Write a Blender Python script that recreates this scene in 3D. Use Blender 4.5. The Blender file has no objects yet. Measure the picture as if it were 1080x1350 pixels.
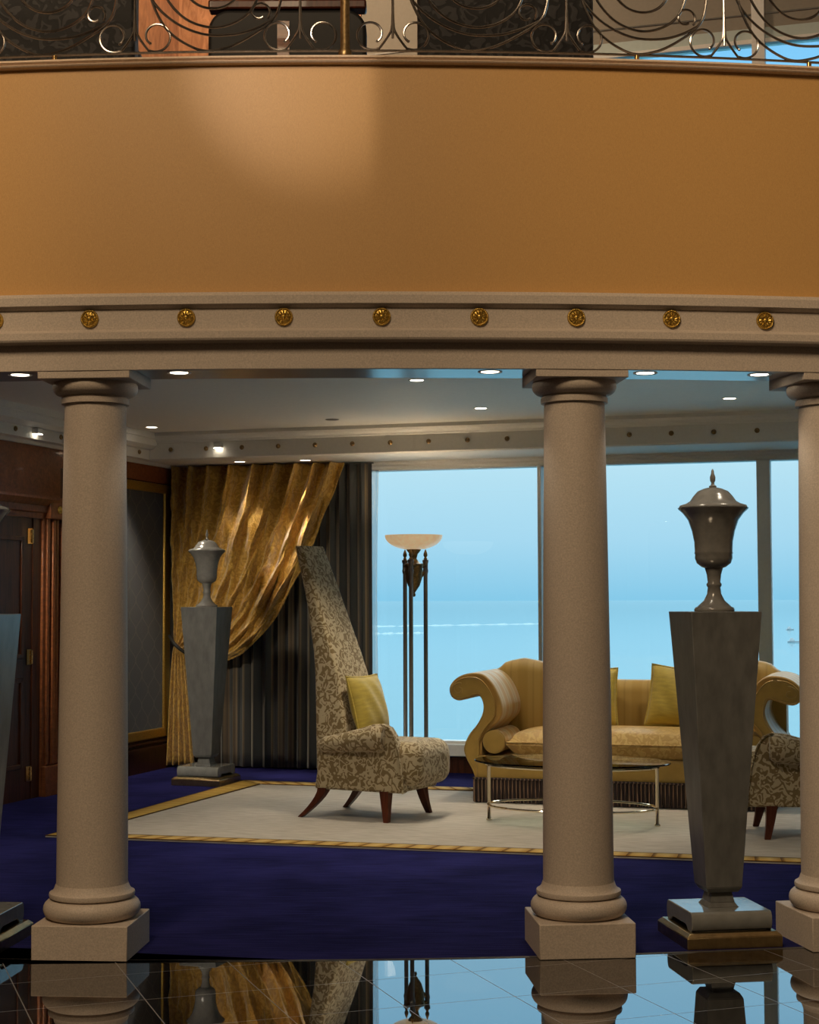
import bpy, bmesh, math, random
from math import sin, cos, pi, radians as R
from mathutils import Vector
random.seed(4)
sc = bpy.context.scene
COL = sc.collection

# ------------------------------------------------------------------ camera, light, exposure
CAM_Z = 1.55
cd = bpy.data.cameras.new('camera'); cam = bpy.data.objects.new('camera', cd); COL.objects.link(cam)
cd.sensor_fit = 'HORIZONTAL'; cd.sensor_width = 36; cd.lens = 36 * 2162 / 1080
cd.clip_end = 90000; cd.clip_start = .05
from mathutils import Matrix
cam.matrix_world = Matrix.Translation((0, 0, CAM_Z)) @ Matrix.Rotation(pi/2 + math.atan(115/2162), 4, 'X') @ Matrix.Rotation(R(-.2), 4, 'Z')
sc.camera = cam
sc.view_settings.view_transform = 'Standard'; sc.view_settings.look = 'None'
sc.view_settings.gamma = 1; sc.view_settings.exposure = 0.0
sc.view_settings.use_curve_mapping = False
sc.cycles.use_denoising = True
sc.cycles.max_bounces = 10; sc.cycles.diffuse_bounces = 5; sc.cycles.transparent_max_bounces = 16
sc.cycles.sample_clamp_indirect = 4.0
sc.cycles.caustics_reflective = False; sc.cycles.caustics_refractive = False

# room frame: a runs along the window wall from the left rear corner, b from the window wall towards the viewer
TH = R(17); UX, UY = cos(TH), -sin(TH); VX, VY = -sin(TH), -cos(TH); PX, PY = -2.2, 15.53
def RM(a, b, z=0.0): return Vector((PX + a*UX + b*VX, PY + a*UY + b*VY, z))
# balcony arc
CX, CY, RA = -.4, 21.1, 14.0
def ARC(th, r, z=0.0): return Vector((CX + r*sin(th), CY - r*cos(th), z))

w = bpy.data.worlds.new('hazy_sky'); sc.world = w; w.use_nodes = True
nt = w.node_tree; nt.nodes.clear()
tc = nt.nodes.new('ShaderNodeTexCoord'); sp = nt.nodes.new('ShaderNodeSeparateXYZ')
rp = nt.nodes.new('ShaderNodeValToRGB'); bg = nt.nodes.new('ShaderNodeBackground'); wo = nt.nodes.new('ShaderNodeOutputWorld')
nt.links.new(tc.outputs['Generated'], sp.inputs[0]); nt.links.new(sp.outputs[2], rp.inputs[0])
nt.links.new(rp.outputs[0], bg.inputs[0]); nt.links.new(bg.outputs[0], wo.inputs[0])
els = [(0.0, (.27, .645, .89)), (.035, (.42, .75, .95)), (.085, (.54, .84, .98)), (.15, (.62, 1.08, 1.36)), (.25, (.40, .85, 1.2)), (.33, (.20, .60, .99)), (.52, (4.6, 5.1, 5.2))]
cr = rp.color_ramp
while len(cr.elements) < len(els): cr.elements.new(.5)
for e, (p, c) in zip(cr.elements, els): e.position = p; e.color = (*c, 1)
bg.inputs[1].default_value = 1.0

def area(name, loc, target, sx, sy, power, color, portal=False, spread=None):
    l = bpy.data.lights.new(name, 'AREA'); l.shape = 'RECTANGLE'; l.size = sx; l.size_y = sy
    l.energy = power; l.color = color
    if portal: l.cycles.is_portal = True
    if spread: l.spread = spread
    o = bpy.data.objects.new(name, l); COL.objects.link(o); o.location = loc
    o.rotation_euler = (Vector(target) - Vector(loc)).to_track_quat('-Z', 'Y').to_euler()
    return o
def spot(name, loc, target, power, color, angle, blend=.6, size=.04, parent=None):
    l = bpy.data.lights.new(name, 'SPOT'); l.energy = power; l.color = color
    l.spot_size = angle; l.spot_blend = blend; l.shadow_soft_size = size
    o = bpy.data.objects.new(name, l); COL.objects.link(o); o.location = loc
    o.rotation_euler = (Vector(target) - Vector(loc)).to_track_quat('-Z', 'Y').to_euler()
    return o
WARM = (1, .74, .465)
area('window_daylight_portal', RM(5.2, -.12, 1.5), RM(5.2, 3, 1.5), 7.6, 2.5, 1, (1, 1, 1), portal=True)
area('upper_window_daylight_portal', RM(5.7, -.12, 5.3), RM(5.7, 3, 5.3), 6.6, 2.2, 1, (1, 1, 1), portal=True)
area('atrium_warm_fill', (-2.0, 1.0, 7.6), (-.2, 7.4, 2.8), 2.0, 2.0, 440, WARM)  # unseen warm light added for the balcony wall and column fronts
spot('rear_pedestal_fill_spot', RM(.32, 5.0, 3.0), RM(.95, 1.0, 1.0), 620, (1, .86, .66), R(46), .8, .22)  # added unseen spot to brighten the rear left pedestal and left wall
spot('fascia_patch_spot', (-3.1, .6, 6.2), (-.47, 7.1, 3.86), 760, (1, .82, .66), R(9), 1.0, .05)  # unseen spot added for the bright patch on the gold balcony wall
area('gallery_fill_light', RM(1.6, 3.2, 8.2), RM(1.0, 0, 6.2), 1.2, 1.2, 120, WARM)  # added unseen light to brighten the gallery wood panelling
area('atrium_low_glow', (.5, -3.5, 3.4), (0, 7, 1.6), 5, 2.5, 3, (1, .78, .55))

# ------------------------------------------------------------------ materials
def nodes(name):
    m = bpy.data.materials.new(name); m.use_nodes = True
    n = m.node_tree; b = n.nodes['Principled BSDF']
    return m, n, b
def N(n, typ, **kw):
    x = n.nodes.new(typ)
    for k, v in kw.items(): setattr(x, k, v)
    return x
def L(n, a, b): n.links.new(a, b)
def mth(n, op, a, b=None, c=None):
    x = N(n, 'ShaderNodeMath', operation=op)
    for i, v in enumerate((a, b, c)):
        if v is None: continue
        if isinstance(v, (int, float)): x.inputs[i].default_value = v
        else: L(n, v, x.inputs[i])
    return x.outputs[0]
def coords(n, kind='Object', scale=(1, 1, 1), rot=(0, 0, 0), loc=(0, 0, 0)):
    t = N(n, 'ShaderNodeTexCoord'); mp = N(n, 'ShaderNodeMapping')
    L(n, t.outputs[kind], mp.inputs[0])
    mp.inputs['Scale'].default_value = scale; mp.inputs['Rotation'].default_value = rot; mp.inputs['Location'].default_value = loc
    return mp.outputs[0]
def noise(n, vec, scale, detail=3, rough=.55, dist=0):
    x = N(n, 'ShaderNodeTexNoise'); L(n, vec, x.inputs['Vector'])
    x.inputs['Scale'].default_value = scale; x.inputs['Detail'].default_value = detail
    x.inputs['Roughness'].default_value = rough; x.inputs['Distortion'].default_value = dist
    return x.outputs[0]
def ramp(n, fac, stops):
    x = N(n, 'ShaderNodeValToRGB'); L(n, fac, x.inputs[0])
    while len(x.color_ramp.elements) < len(stops): x.color_ramp.elements.new(.5)
    for e, (p, c) in zip(x.color_ramp.elements, stops):
        e.position = p; e.color = (*c, 1) if len(c) == 3 else c
    return x.outputs[0]
def bump(n, b, h, strength=.3, dist=.01):
    x = N(n, 'ShaderNodeBump'); x.inputs['Strength'].default_value = strength; x.inputs['Distance'].default_value = dist
    L(n, h, x.inputs['Height']); L(n, x.outputs[0], b.inputs['Normal'])
def setp(b, rough=.5, metal=0, spec=.5, coat=0, sheen=0, ior=1.5):
    b.inputs['Roughness'].default_value = rough; b.inputs['Metallic'].default_value = metal
    b.inputs['Specular IOR Level'].default_value = spec; b.inputs['Coat Weight'].default_value = coat
    b.inputs['Sheen Weight'].default_value = sheen; b.inputs['IOR'].default_value = ior
def plain(name, c, rough=.5, metal=0, var=.12, scale=30, bmp=.08, stretch=(1, 1, 1), **kw):
    m, n, b = nodes(name); setp(b, rough, metal, **kw)
    v = noise(n, coords(n, scale=stretch), scale)
    lo = tuple(x*(1-var) for x in c); hi = tuple(min(1, x*(1+var)) for x in c)
    L(n, ramp(n, v, [(.3, lo), (.7, hi)]), b.inputs['Base Color'])
    if bmp: bump(n, b, v, bmp, .004)
    return m
def emit(name, c, s):
    m, n, b = nodes(name); b.inputs['Base Color'].default_value = (*c, 1)
    b.inputs['Emission Color'].default_value = (*c, 1); b.inputs['Emission Strength'].default_value = s
    return m
def damask(name, c0, c1, scale=7, k=26, rough=.75, thr=.5, sheen=.3, crinkle=0):
    m, n, b = nodes(name); setp(b, rough, sheen=sheen, spec=.3)
    v = coords(n)
    f = noise(n, v, scale, 1.5, .45, .6)
    s = mth(n, 'SINE', mth(n, 'MULTIPLY', f, k))
    s = mth(n, 'MULTIPLY_ADD', s, .5, .5)
    col = ramp(n, s, [(thr-.12, c0), (thr+.12, c1)])
    L(n, col, b.inputs['Base Color'])
    weave = noise(n, v, 260, 1)
    bump(n, b, mth(n, 'MULTIPLY_ADD', weave, .25, s), .25, .004)
    if crinkle:
        bp = N(n, 'ShaderNodeBump'); bp.inputs['Strength'].default_value = crinkle; bp.inputs['Distance'].default_value = .06
        L(n, noise(n, coords(n, scale=(1.6, 1.6, .75)), 7, 5, .6, 1.4), bp.inputs['Height']); L(n, bp.outputs[0], n.nodes['Bump'].inputs['Normal'])
    return m
def wood(name, c0, c1, rough=.36, coat=.1, sc_=(6, 6, .5)):
    m, n, b = nodes(name); setp(b, rough, coat=coat, spec=.25)
    v = coords(n, scale=sc_)
    f = noise(n, v, 4, 5, .6, 1.2)
    L(n, ramp(n, f, [(.3, c0), (.7, c1)]), b.inputs['Base Color'])
    bump(n, b, f, .05, .003)
    return m

M = {}
M['stone'] = plain('cast_stone', (.55, .47, .395), .55, var=.16, scale=160, bmp=.1, spec=.35)
M['stone_gloss'] = plain('painted_soffit', (.62, .58, .54), .16, var=.03, scale=60, bmp=0)
# woven gold wall covering
m, n, b = nodes('gold_wallcovering'); setp(b, .42, spec=.5)
v1 = noise(n, coords(n, scale=(60, 60, 400)), 3, 2); v2 = noise(n, coords(n, scale=(500, 500, 40)), 2, 2)
vv = mth(n, 'MULTIPLY_ADD', v2, .5, mth(n, 'MULTIPLY', v1, .5))
L(n, ramp(n, vv, [(.35, (.52, .285, .09)), (.65, (.68, .40, .145))]), b.inputs['Base Color']); bump(n, b, vv, .12, .003)
M['fascia'] = m
M['cap'] = plain('cap_paint', (.76, .60, .46), .4, var=.08, scale=80)
M['gilt'] = plain('gilded_metal', (.60, .40, .09), .36, .9, var=.25, scale=90, bmp=.3)
M['brass'] = plain('polished_brass', (.72, .49, .2), .16, 1, var=.08, scale=20, bmp=0)
M['antique'] = plain('antique_brass', (.30, .20, .09), .38, .9, var=.3, scale=60, bmp=.2)
M['iron'] = plain('burnished_iron', (.36, .33, .30), .22, 1, var=.15, scale=40, bmp=.05)
M['steel'] = plain('brushed_pole_metal', (.34, .31, .29), .3, 1, var=.06, scale=30, bmp=0)
M['chrome'] = plain('pale_gold_chrome', (.86, .74, .55), .07, 1, var=.03, scale=8, bmp=0)
M['atrium_wall'] = plain('atrium_wall_plaster', (.20, .175, .15), .7, var=.06)
M['white'] = plain('white_paint', (.72, .72, .69), .5, var=.04, scale=60, bmp=.03)
M['ceiling'] = plain('ceiling_paint', (.83, .82, .77), .65, var=.03, scale=40, bmp=.02)
M['frame'] = plain('window_frame_paint', (.82, .82, .80), .4, var=.03, scale=40, bmp=0)
M['dark_grey'] = plain('grey_metal', (.12, .115, .11), .35, .6, var=.1)
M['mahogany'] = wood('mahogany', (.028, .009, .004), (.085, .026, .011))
M['mahogany_lit'] = wood('mahogany_lit_tone', (.14, .045, .016), (.28, .095, .034), sc_=(.6, 6, 6))  # lighter mahogany; the lit look of the header board is put into its colour
M['leg_wood'] = wood('dark_cherry', (.05, .012, .006), (.12, .032, .014))
M['upper_wood'] = wood('honey_wood', (.30, .13, .06), (.58, .29, .15), .35, .2, (3, 3, 1))
M['pedestal'] = plain('grey_faux_marble', (.135, .138, .135), .32, var=.22, scale=18, bmp=.03, stretch=(1, 1, .4))
M['slab'] = plain('polished_grey_slab', (.22, .225, .215), .09, var=.12, scale=18, bmp=0)
M['urn'] = plain('grey_lacquer', (.17, .167, .158), .2, var=.12, scale=25, bmp=.0)
M['gold_leaf'] = plain('gold_leaf_step', (.48, .35, .17), .28, 1.0, var=.15, scale=30, bmp=.05)
# marble
m, n, b = nodes('black_marble_tiles'); setp(b, .012, spec=.5, ior=5.0)
br = N(n, 'ShaderNodeTexBrick'); br.offset = 0; br.squash = 1
G = R(19.6)
ca, sa = cos(-G), sin(-G)
lx, ly = -(ca*-.306 - sa*7.132), -(sa*-.433 + ca*6.678)
L(n, coords(n, rot=(0, 0, -G), loc=(lx, ly, 0)), br.inputs['Vector'])
br.inputs['Scale'].default_value = 1; br.inputs['Brick Width'].default_value = .455; br.inputs['Row Height'].default_value = .455
br.inputs['Mortar Size'].default_value = .0022; br.inputs['Mortar Smooth'].default_value = 0
vein = noise(n, coords(n), 3.2, 6, .6, 1.5)
vc = ramp(n, vein, [(.5, (.004, .004, .005)), (.53, (.02, .021, .023)), (.56, (.004, .004, .005))])
mx = N(n, 'ShaderNodeMix', data_type='RGBA'); L(n, br.outputs['Fac'], mx.inputs[0]); L(n, vc, mx.inputs[6]); mx.inputs[7].default_value = (.16, .155, .15, 1)
L(n, mx.outputs[2], b.inputs['Base Color'])
L(n, mth(n, 'MULTIPLY_ADD', br.outputs['Fac'], .4, .012), b.inputs['Roughness'])
M['marble'] = m
# carpet
m, n, b = nodes('navy_carpet'); setp(b, .98, spec=.03)
s1 = noise(n, coords(n, scale=(1.2, 26, 1), rot=(0, 0, R(4))), 3, 4); s2 = noise(n, coords(n), 1.3, 3); s3 = noise(n, coords(n), 220, 1)
q = mth(n, 'MULTIPLY_ADD', s2, .5, mth(n, 'MULTIPLY', s1, .6))
L(n, ramp(n, q, [(.45, (.009, .0095, .05)), (.66, (.024, .024, .125))]), b.inputs['Base Color']); bump(n, b, s3, .5, .006)
M['carpet'] = m
m, n, b = nodes('cream_rug'); setp(b, .95, spec=.1)
s1 = noise(n, coords(n, scale=(2, 14, 1)), 3, 4); s3 = noise(n, coords(n), 200, 1)
L(n, ramp(n, s1, [(.35, (.40, .36, .30)), (.65, (.52, .475, .41))]), b.inputs['Base Color']); bump(n, b, s3, .4, .006)
M['rug'] = m
m, n, b = nodes('rope_border'); setp(b, .9, spec=.15)
vec = coords(n, 'UV')
sx = N(n, 'ShaderNodeSeparateXYZ'); L(n, vec, sx.inputs[0])
ph = mth(n, 'FRACT', mth(n, 'ADD', mth(n, 'MULTIPLY', sx.outputs[0], 6.6), mth(n, 'MULTIPLY', sx.outputs[1], .55)))
rc = ramp(n, ph, [(.0, (.10, .045, .012)), (.10, (.22, .12, .03)), (.2, (.50, .32, .09)), (.6, (.58, .40, .14)), (.95, (.40, .23, .06))])
ed = mth(n, 'GREATER_THAN', mth(n, 'ABSOLUTE', mth(n, 'SUBTRACT', sx.outputs[1], .5)), .42)
mx = N(n, 'ShaderNodeMix', data_type='RGBA'); L(n, ed, mx.inputs[0]); L(n, rc, mx.inputs[6]); mx.inputs[7].default_value = (.10, .05, .015, 1)
L(n, mx.outputs[2], b.inputs['Base Color'])
M['rope'] = m
m2 = m.copy(); m2.name = 'flat_gold_border'; M['goldband'] = m2
for nd in m2.node_tree.nodes:
    if nd.type == 'VALTORGB':
        for e, c in zip(nd.color_ramp.elements, [(.42, .26, .05), (.44, .27, .055), (.48, .31, .07), (.5, .33, .08), (.44, .27, .06)]): e.color = (*c, 1)
# fabrics
M['chair'] = damask('olive_scroll_damask', (.20, .138, .056), (.47, .385, .235), 19, 26, .8, thr=.48)
M['gold_silk'] = damask('gold_silk_damask', (.40, .225, .03), (.54, .325, .058), 15, 24, .5, sheen=.4, crinkle=.55)
M['yellow'] = plain('yellow_silk', (.45, .335, .045), .55, var=.14, scale=12, bmp=.25, stretch=(1, 1, 5), sheen=.3)
M['cushion_damask'] = damask('gold_damask', (.42, .255, .06), (.53, .35, .105), 17, 22, .5)
def striped(name, axis, c0, c1, c2, k, off=0.0, rough=.5):
    m, n, b = nodes(name); setp(b, rough, sheen=.25, spec=.4)
    s = N(n, 'ShaderNodeSeparateXYZ'); L(n, coords(n), s.inputs[0])
    f = mth(n, 'FRACT', mth(n, 'MULTIPLY_ADD', s.outputs[axis], k, off))
    L(n, ramp(n, f, [(0, c0), (.30, c0), (.36, c1), (.52, c1), (.58, c2), (.64, c1), (.86, c1), (.93, c0)]), b.inputs['Base Color'])
    bump(n, b, noise(n, coords(n), 150, 1), .08, .002)
    return m
M['sofa_back'] = striped('sofa_silk_back', 0, (.37, .23, .047), (.41, .265, .065), (.33, .205, .047), 5.5)
M['sofa_arm'] = striped('sofa_silk_arm', 1, (.46, .27, .065), (.52, .42, .22), (.36, .24, .075), 5.2, .2)
M['sofa'] = plain('sofa_gold_silk', (.40, .25, .05), .5, var=.08, scale=14, bmp=.06, sheen=.25)
# fringe : dark brown / gold threads
m, n, b = nodes('bullion_fringe'); setp(b, .7)
s = N(n, 'ShaderNodeSeparateXYZ'); L(n, coords(n), s.inputs[0])
f = mth(n, 'FRACT', mth(n, 'MULTIPLY', mth(n, 'ADD', s.outputs[0], s.outputs[1]), 34))
L(n, ramp(n, f, [(0, (.016, .008, .007)), (.55, (.03, .014, .012)), (.7, (.32, .21, .13)), (.85, (.05, .02, .018)), (.95, (.014, .008, .007))]), b.inputs['Base Color'])
M['fringe'] = m
# dark striped curtain
m, n, b = nodes('dark_striped_silk'); setp(b, .4, sheen=.2)
s = N(n, 'ShaderNodeSeparateXYZ'); L(n, coords(n, 'UV'), s.inputs[0])
f = mth(n, 'FRACT', mth(n, 'MULTIPLY', s.outputs[0], 17))
L(n, ramp(n, f, [(0, (0.048, 0.054, 0.057)), (.30, (0.061, 0.068, 0.068)), (.34, (0.299, 0.231, 0.136)), (.42, (0.095, 0.082, 0.061)), (.5, (0.177, 0.136, 0.082)), (.62, (0.082, 0.061, 0.048)), (.68, (0.231, 0.177, 0.109)), (.74, (0.048, 0.052, 0.054))]), b.inputs['Base Color'])
M['dark_curtain'] = m
# sheer
m, n, b = nodes('white_sheer'); setp(b, .8); b.inputs['Base Color'].default_value = (.85, .88, .9, 1)
tr = N(n, 'ShaderNodeBsdfTransparent'); ms = N(n, 'ShaderNodeMixShader'); ms.inputs[0].default_value = .45
L(n, tr.outputs[0], ms.inputs[1]); L(n, b.outputs[0], ms.inputs[2]); L(n, ms.outputs[0], n.nodes['Material Output'].inputs[0])
M['sheer'] = m
# glass (thin, reflects by angle)
def glass(name, tint, r0):
    m = bpy.data.materials.new(name); m.use_nodes = True; n = m.node_tree; n.nodes.clear()
    o = N(n, 'ShaderNodeOutputMaterial'); tr = N(n, 'ShaderNodeBsdfTransparent'); gl = N(n, 'ShaderNodeBsdfGlossy')
    fr = N(n, 'ShaderNodeFresnel'); fr.inputs[0].default_value = r0; ms = N(n, 'ShaderNodeMixShader')
    tr.inputs[0].default_value = (*tint, 1); gl.inputs['Roughness'].default_value = .01
    L(n, fr.outputs[0], ms.inputs[0]); L(n, tr.outputs[0], ms.inputs[1]); L(n, gl.outputs[0], ms.inputs[2]); L(n, ms.outputs[0], o.inputs[0])
    return m
M['glass'] = glass('window_glass', (.97, .985, .985), 1.4)
M['table_glass'] = glass('table_glass', (.80, .86, .82), 1.5)
# ogee wall fabric
m, n, b = nodes('blue_grey_ogee_fabric'); setp(b, .7, sheen=.2)
s = N(n, 'ShaderNodeSeparateXYZ'); L(n, coords(n), s.inputs[0])
wv = mth(n, 'MULTIPLY', mth(n, 'SINE', mth(n, 'MULTIPLY', s.outputs[2], 2*pi/.27)), .25)
l1 = mth(n, 'ABSOLUTE', mth(n, 'SUBTRACT', mth(n, 'FRACT', mth(n, 'ADD', mth(n, 'MULTIPLY', s.outputs[1], 1/.25), wv)), .5))
l2 = mth(n, 'ABSOLUTE', mth(n, 'SUBTRACT', mth(n, 'FRACT', mth(n, 'SUBTRACT', mth(n, 'MULTIPLY_ADD', s.outputs[1], 1/.25, .5), wv)), .5))
ln = mth(n, 'LESS_THAN', mth(n, 'MINIMUM', l1, l2), .035)
mx = N(n, 'ShaderNodeMix', data_type='RGBA'); L(n, ln, mx.inputs[0]); mx.inputs[6].default_value = (.018, .026, .04, 1); mx.inputs[7].default_value = (.06, .062, .065, 1)
L(n, mx.outputs[2], b.inputs['Base Color']); M['ogee'] = m
M['black_damask'] = damask('black_damask', (.003, .003, .004), (.034, .033, .035), 13, 22, .6, thr=.62)
M['black'] = plain('black_upholstery', (.008, .0075, .008), .6, var=.2)
M['blind'] = plain('grey_roller_blind', (.30, .275, .235), .8, var=.04)
M['transom'] = plain('pale_transom', (.50, .60, .60), .5, var=.03)
m, n, b = nodes('sea_water'); setp(b, .08, spec=.1)
L(n, ramp(n, noise(n, coords(n, scale=(.0006, .004, 1)), 4, 5), [(.35, (.028, .125, .175)), (.65, (.034, .135, .185))]), b.inputs['Base Color']); M['sea'] = m
M['bulb_lamp'] = emit('lamp_bulb', (1, .78, .52), 80)
M['bulb'] = emit('downlight_lens', (1, .86, .66), 9)
m, n, b = nodes('alabaster_glow'); b.inputs['Roughness'].default_value = .3
vg = noise(n, coords(n), 26, 3)
L(n, ramp(n, vg, [(.3, (.62, .50, .36)), (.7, (.80, .70, .56))]), b.inputs['Base Color'])
b.inputs['Emission Color'].default_value = (1, .68, .36, 1); b.inputs['Emission Strength'].default_value = .42
M['alabaster'] = m

# ------------------------------------------------------------------ mesh helpers
class MB:
    def __init__(s): s.v = []; s.f = []; s.uv = {}
    def add(s, vs, fs):
        o = len(s.v); s.v += [tuple(x) for x in vs]; s.f += [tuple(i+o for i in q) for q in fs]; return s
    def box(s, x0, x1, y0, y1, z0, z1):
        return s.add([(x, y, z) for x in (x0, x1) for y in (y0, y1) for z in (z0, z1)],
                     [(0, 1, 3, 2), (4, 6, 7, 5), (0, 4, 5, 1), (2, 3, 7, 6), (0, 2, 6, 4), (1, 5, 7, 3)])
    def hexa(s, p): return s.add(p, [(0, 1, 2, 3), (7, 6, 5, 4), (0, 4, 5, 1), (1, 5, 6, 2), (2, 6, 7, 3), (3, 7, 4, 0)])
    def frustum(s, h0, z0, h1, z1, x=0, y=0):
        return s.hexa([(x-h0, y-h0, z0), (x+h0, y-h0, z0), (x+h0, y+h0, z0), (x-h0, y+h0, z0),
                       (x-h1, y-h1, z1), (x+h1, y-h1, z1), (x+h1, y+h1, z1), (x-h1, y+h1, z1)])
    def lathe(s, prof, seg=40, cx=0, cy=0, sy=1.0):
        vs = []; fs = []; n = len(prof)
        for i in range(seg):
            t = 2*pi*i/seg
            for r, z in prof: vs.append((cx + r*cos(t), cy + sy*r*sin(t), z))
        for i in range(seg):
            for j in range(n-1):
                a, b_ = i*n+j, ((i+1) % seg)*n+j
                fs.append((a, b_, b_+1, a+1))
        if prof[0][0] > 1e-6: fs.append(tuple(i*n for i in range(seg))[::-1])
        if prof[-1][0] > 1e-6: fs.append(tuple(i*n+n-1 for i in range(seg)))
        return s.add(vs, fs)
    def tube(s, pts, r, n=8, closed=False):
        pts = [Vector(p) for p in pts]; k = len(pts); vs = []; fs = []
        rad = r if isinstance(r, (list, tuple)) else [r]*k
        up = None
        for i, p in enumerate(pts):
            a = pts[(i-1) % k] if (closed or i > 0) else p; c = pts[(i+1) % k] if (closed or i < k-1) else p
            t = (c-a).normalized() if (c-a).length > 1e-9 else Vector((0, 0, 1))
            if up is None: up = t.orthogonal().normalized()
            up = (up - t*up.dot(t)); up = up.normalized() if up.length > 1e-6 else t.orthogonal().normalized()
            sd = t.cross(up)
            for j in range(n):
                q = 2*pi*j/n; vs.append(p + (up*cos(q) + sd*sin(q))*rad[i])
        m_ = k if closed else k-1
        for i in range(m_):
            for j in range(n):
                a, b_ = i*n+j, i*n+(j+1) % n; c, d = ((i+1) % k)*n+(j+1) % n, ((i+1) % k)*n+j
                fs.append((a, b_, c, d))
        if not closed: fs += [tuple(range(n))[::-1], tuple((k-1)*n+j for j in range(n))]
        return s.add(vs, fs)
    def grid(s, fn, nu, nv, uv=False):
        o = len(s.v); f0 = len(s.f)
        s.v += [tuple(fn(i/nu, j/nv)) for i in range(nu+1) for j in range(nv+1)]
        for i in range(nu):
            for j in range(nv):
                a = o + i*(nv+1)+j
                if uv: s.uv[len(s.f)] = [(i/nu, j/nv), ((i+1)/nu, j/nv), ((i+1)/nu, (j+1)/nv), (i/nu, (j+1)/nv)]
                s.f.append((a, a+nv+1, a+nv+2, a+1))
        return s
    def loft(s, rings):
        n = len(rings[0]); vs = [p for r in rings for p in r]; fs = []
        for i in range(len(rings)-1):
            for j in range(n): fs.append((i*n+j, i*n+(j+1) % n, (i+1)*n+(j+1) % n, (i+1)*n+j))
        fs += [tuple(range(n))[::-1], tuple((len(rings)-1)*n+j for j in range(n))]
        return s.add(vs, fs)
    def prism(s, poly, fn0, fn1):
        n = len(poly); a = [fn0(*p) for p in poly]; b_ = [fn1(*p) for p in poly]
        return s.add(a+b_, [tuple(range(n)), tuple(range(2*n-1, n-1, -1))] + [(i, (i+1) % n, n+(i+1) % n, n+i) for i in range(n)])
    def build(s, name, mat, parent=None, bevel=0, seg=2, sub=0, solid=0, flat=False, recalc=True, angle=38):
        me = bpy.data.meshes.new(name); me.from_pydata(s.v, [], s.f)
        if s.uv:
            ul = me.uv_layers.new(name='UVMap')
            for pi_, uvs in s.uv.items():
                for li, q in zip(me.polygons[pi_].loop_indices, uvs): ul.data[li].uv = q
        if recalc:
            bm = bmesh.new(); bm.from_mesh(me); bmesh.ops.recalc_face_normals(bm, faces=bm.faces); bm.to_mesh(me); bm.free()
        if not flat:
            for p in me.polygons: p.use_smooth = True
            me.set_sharp_from_angle(angle=R(angle))
        me.materials.append(mat)
        o = bpy.data.objects.new(name, me); COL.objects.link(o)
        if parent: o.parent = parent
        if solid: md = o.modifiers.new('solid', 'SOLIDIFY'); md.thickness = solid; md.offset = 0
        if bevel: md = o.modifiers.new('bevel', 'BEVEL'); md.width = bevel; md.segments = seg; md.limit_method = 'ANGLE'; md.angle_limit = R(35)
        if sub: md = o.modifiers.new('sub', 'SUBSURF'); md.levels = sub; md.render_levels = sub
        return o

def tag(o, label=None, cat=None, group=None, kind=None):
    for k, v in (('label', label), ('category', cat), ('group', group), ('kind', kind)):
        if v: o[k] = v
    return o
def thing(name, label, cat, loc=(0, 0, 0), rz=0, group=None):
    o = bpy.data.objects.new(name, None); COL.objects.link(o); o.location = loc; o.rotation_euler = (0, 0, rz)
    o.empty_display_size = .1
    return tag(o, label, cat, group)
def struct(name, mb, mat, parent=None, **kw):
    o = mb.build(name, mat, parent, **kw)
    if parent is None: o['kind'] = 'structure'
    return o
def dup(root, loc, rz, label, group=None):
    r = root.copy(); COL.objects.link(r); r.location = loc; r.rotation_euler = (0, 0, rz); r['label'] = label
    if group: r['group'] = group
    for ch in list(root.children):
        c = ch.copy(); COL.objects.link(c); c.parent = r
        for g in list(ch.children):
            d = g.copy(); COL.objects.link(d); d.parent = c
    return r
def room_empty(name, label=None, cat=None, a=0, b=0, z=0, rz=0, kind=None, group=None):
    o = thing(name, label, cat, RM(a, b, z), -TH + rz, group)
    if kind: o['kind'] = kind
    return o
def smooth_poly(pts, k=6, closed=True):
    n = len(pts); out = []
    rng = range(n) if closed else range(n-1)
    for i in rng:
        g = lambda q: Vector(pts[q % n]) if closed else Vector(pts[max(0, min(n-1, q))])
        p0, p1, p2, p3 = g(i-1), g(i), g(i+1), g(i+2)
        for j in range(k):
            t = j/k
            out.append(.5*((2*p1) + (p2-p0)*t + (2*p0-5*p1+4*p2-p3)*t*t + (3*p1-p0-3*p2+p3)*t**3))
    if not closed: out.append(Vector(pts[-1]))
    return out
def rrect(hx, hy, r, k=4):
    out = []
    for cx, cy, a0 in ((hx-r, hy-r, 0), (-hx+r, hy-r, 90), (-hx+r, -hy+r, 180), (hx-r, -hy+r, 270)):
        for i in range(k+1):
            t = R(a0 + 90*i/k); out.append((cx + r*cos(t), cy + r*sin(t)))
    return out
# a point in room coordinates for geometry built straight in a room-aligned empty: local x = a, local y = -b
def RL(a, b, z): return (a, -b, z)

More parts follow.
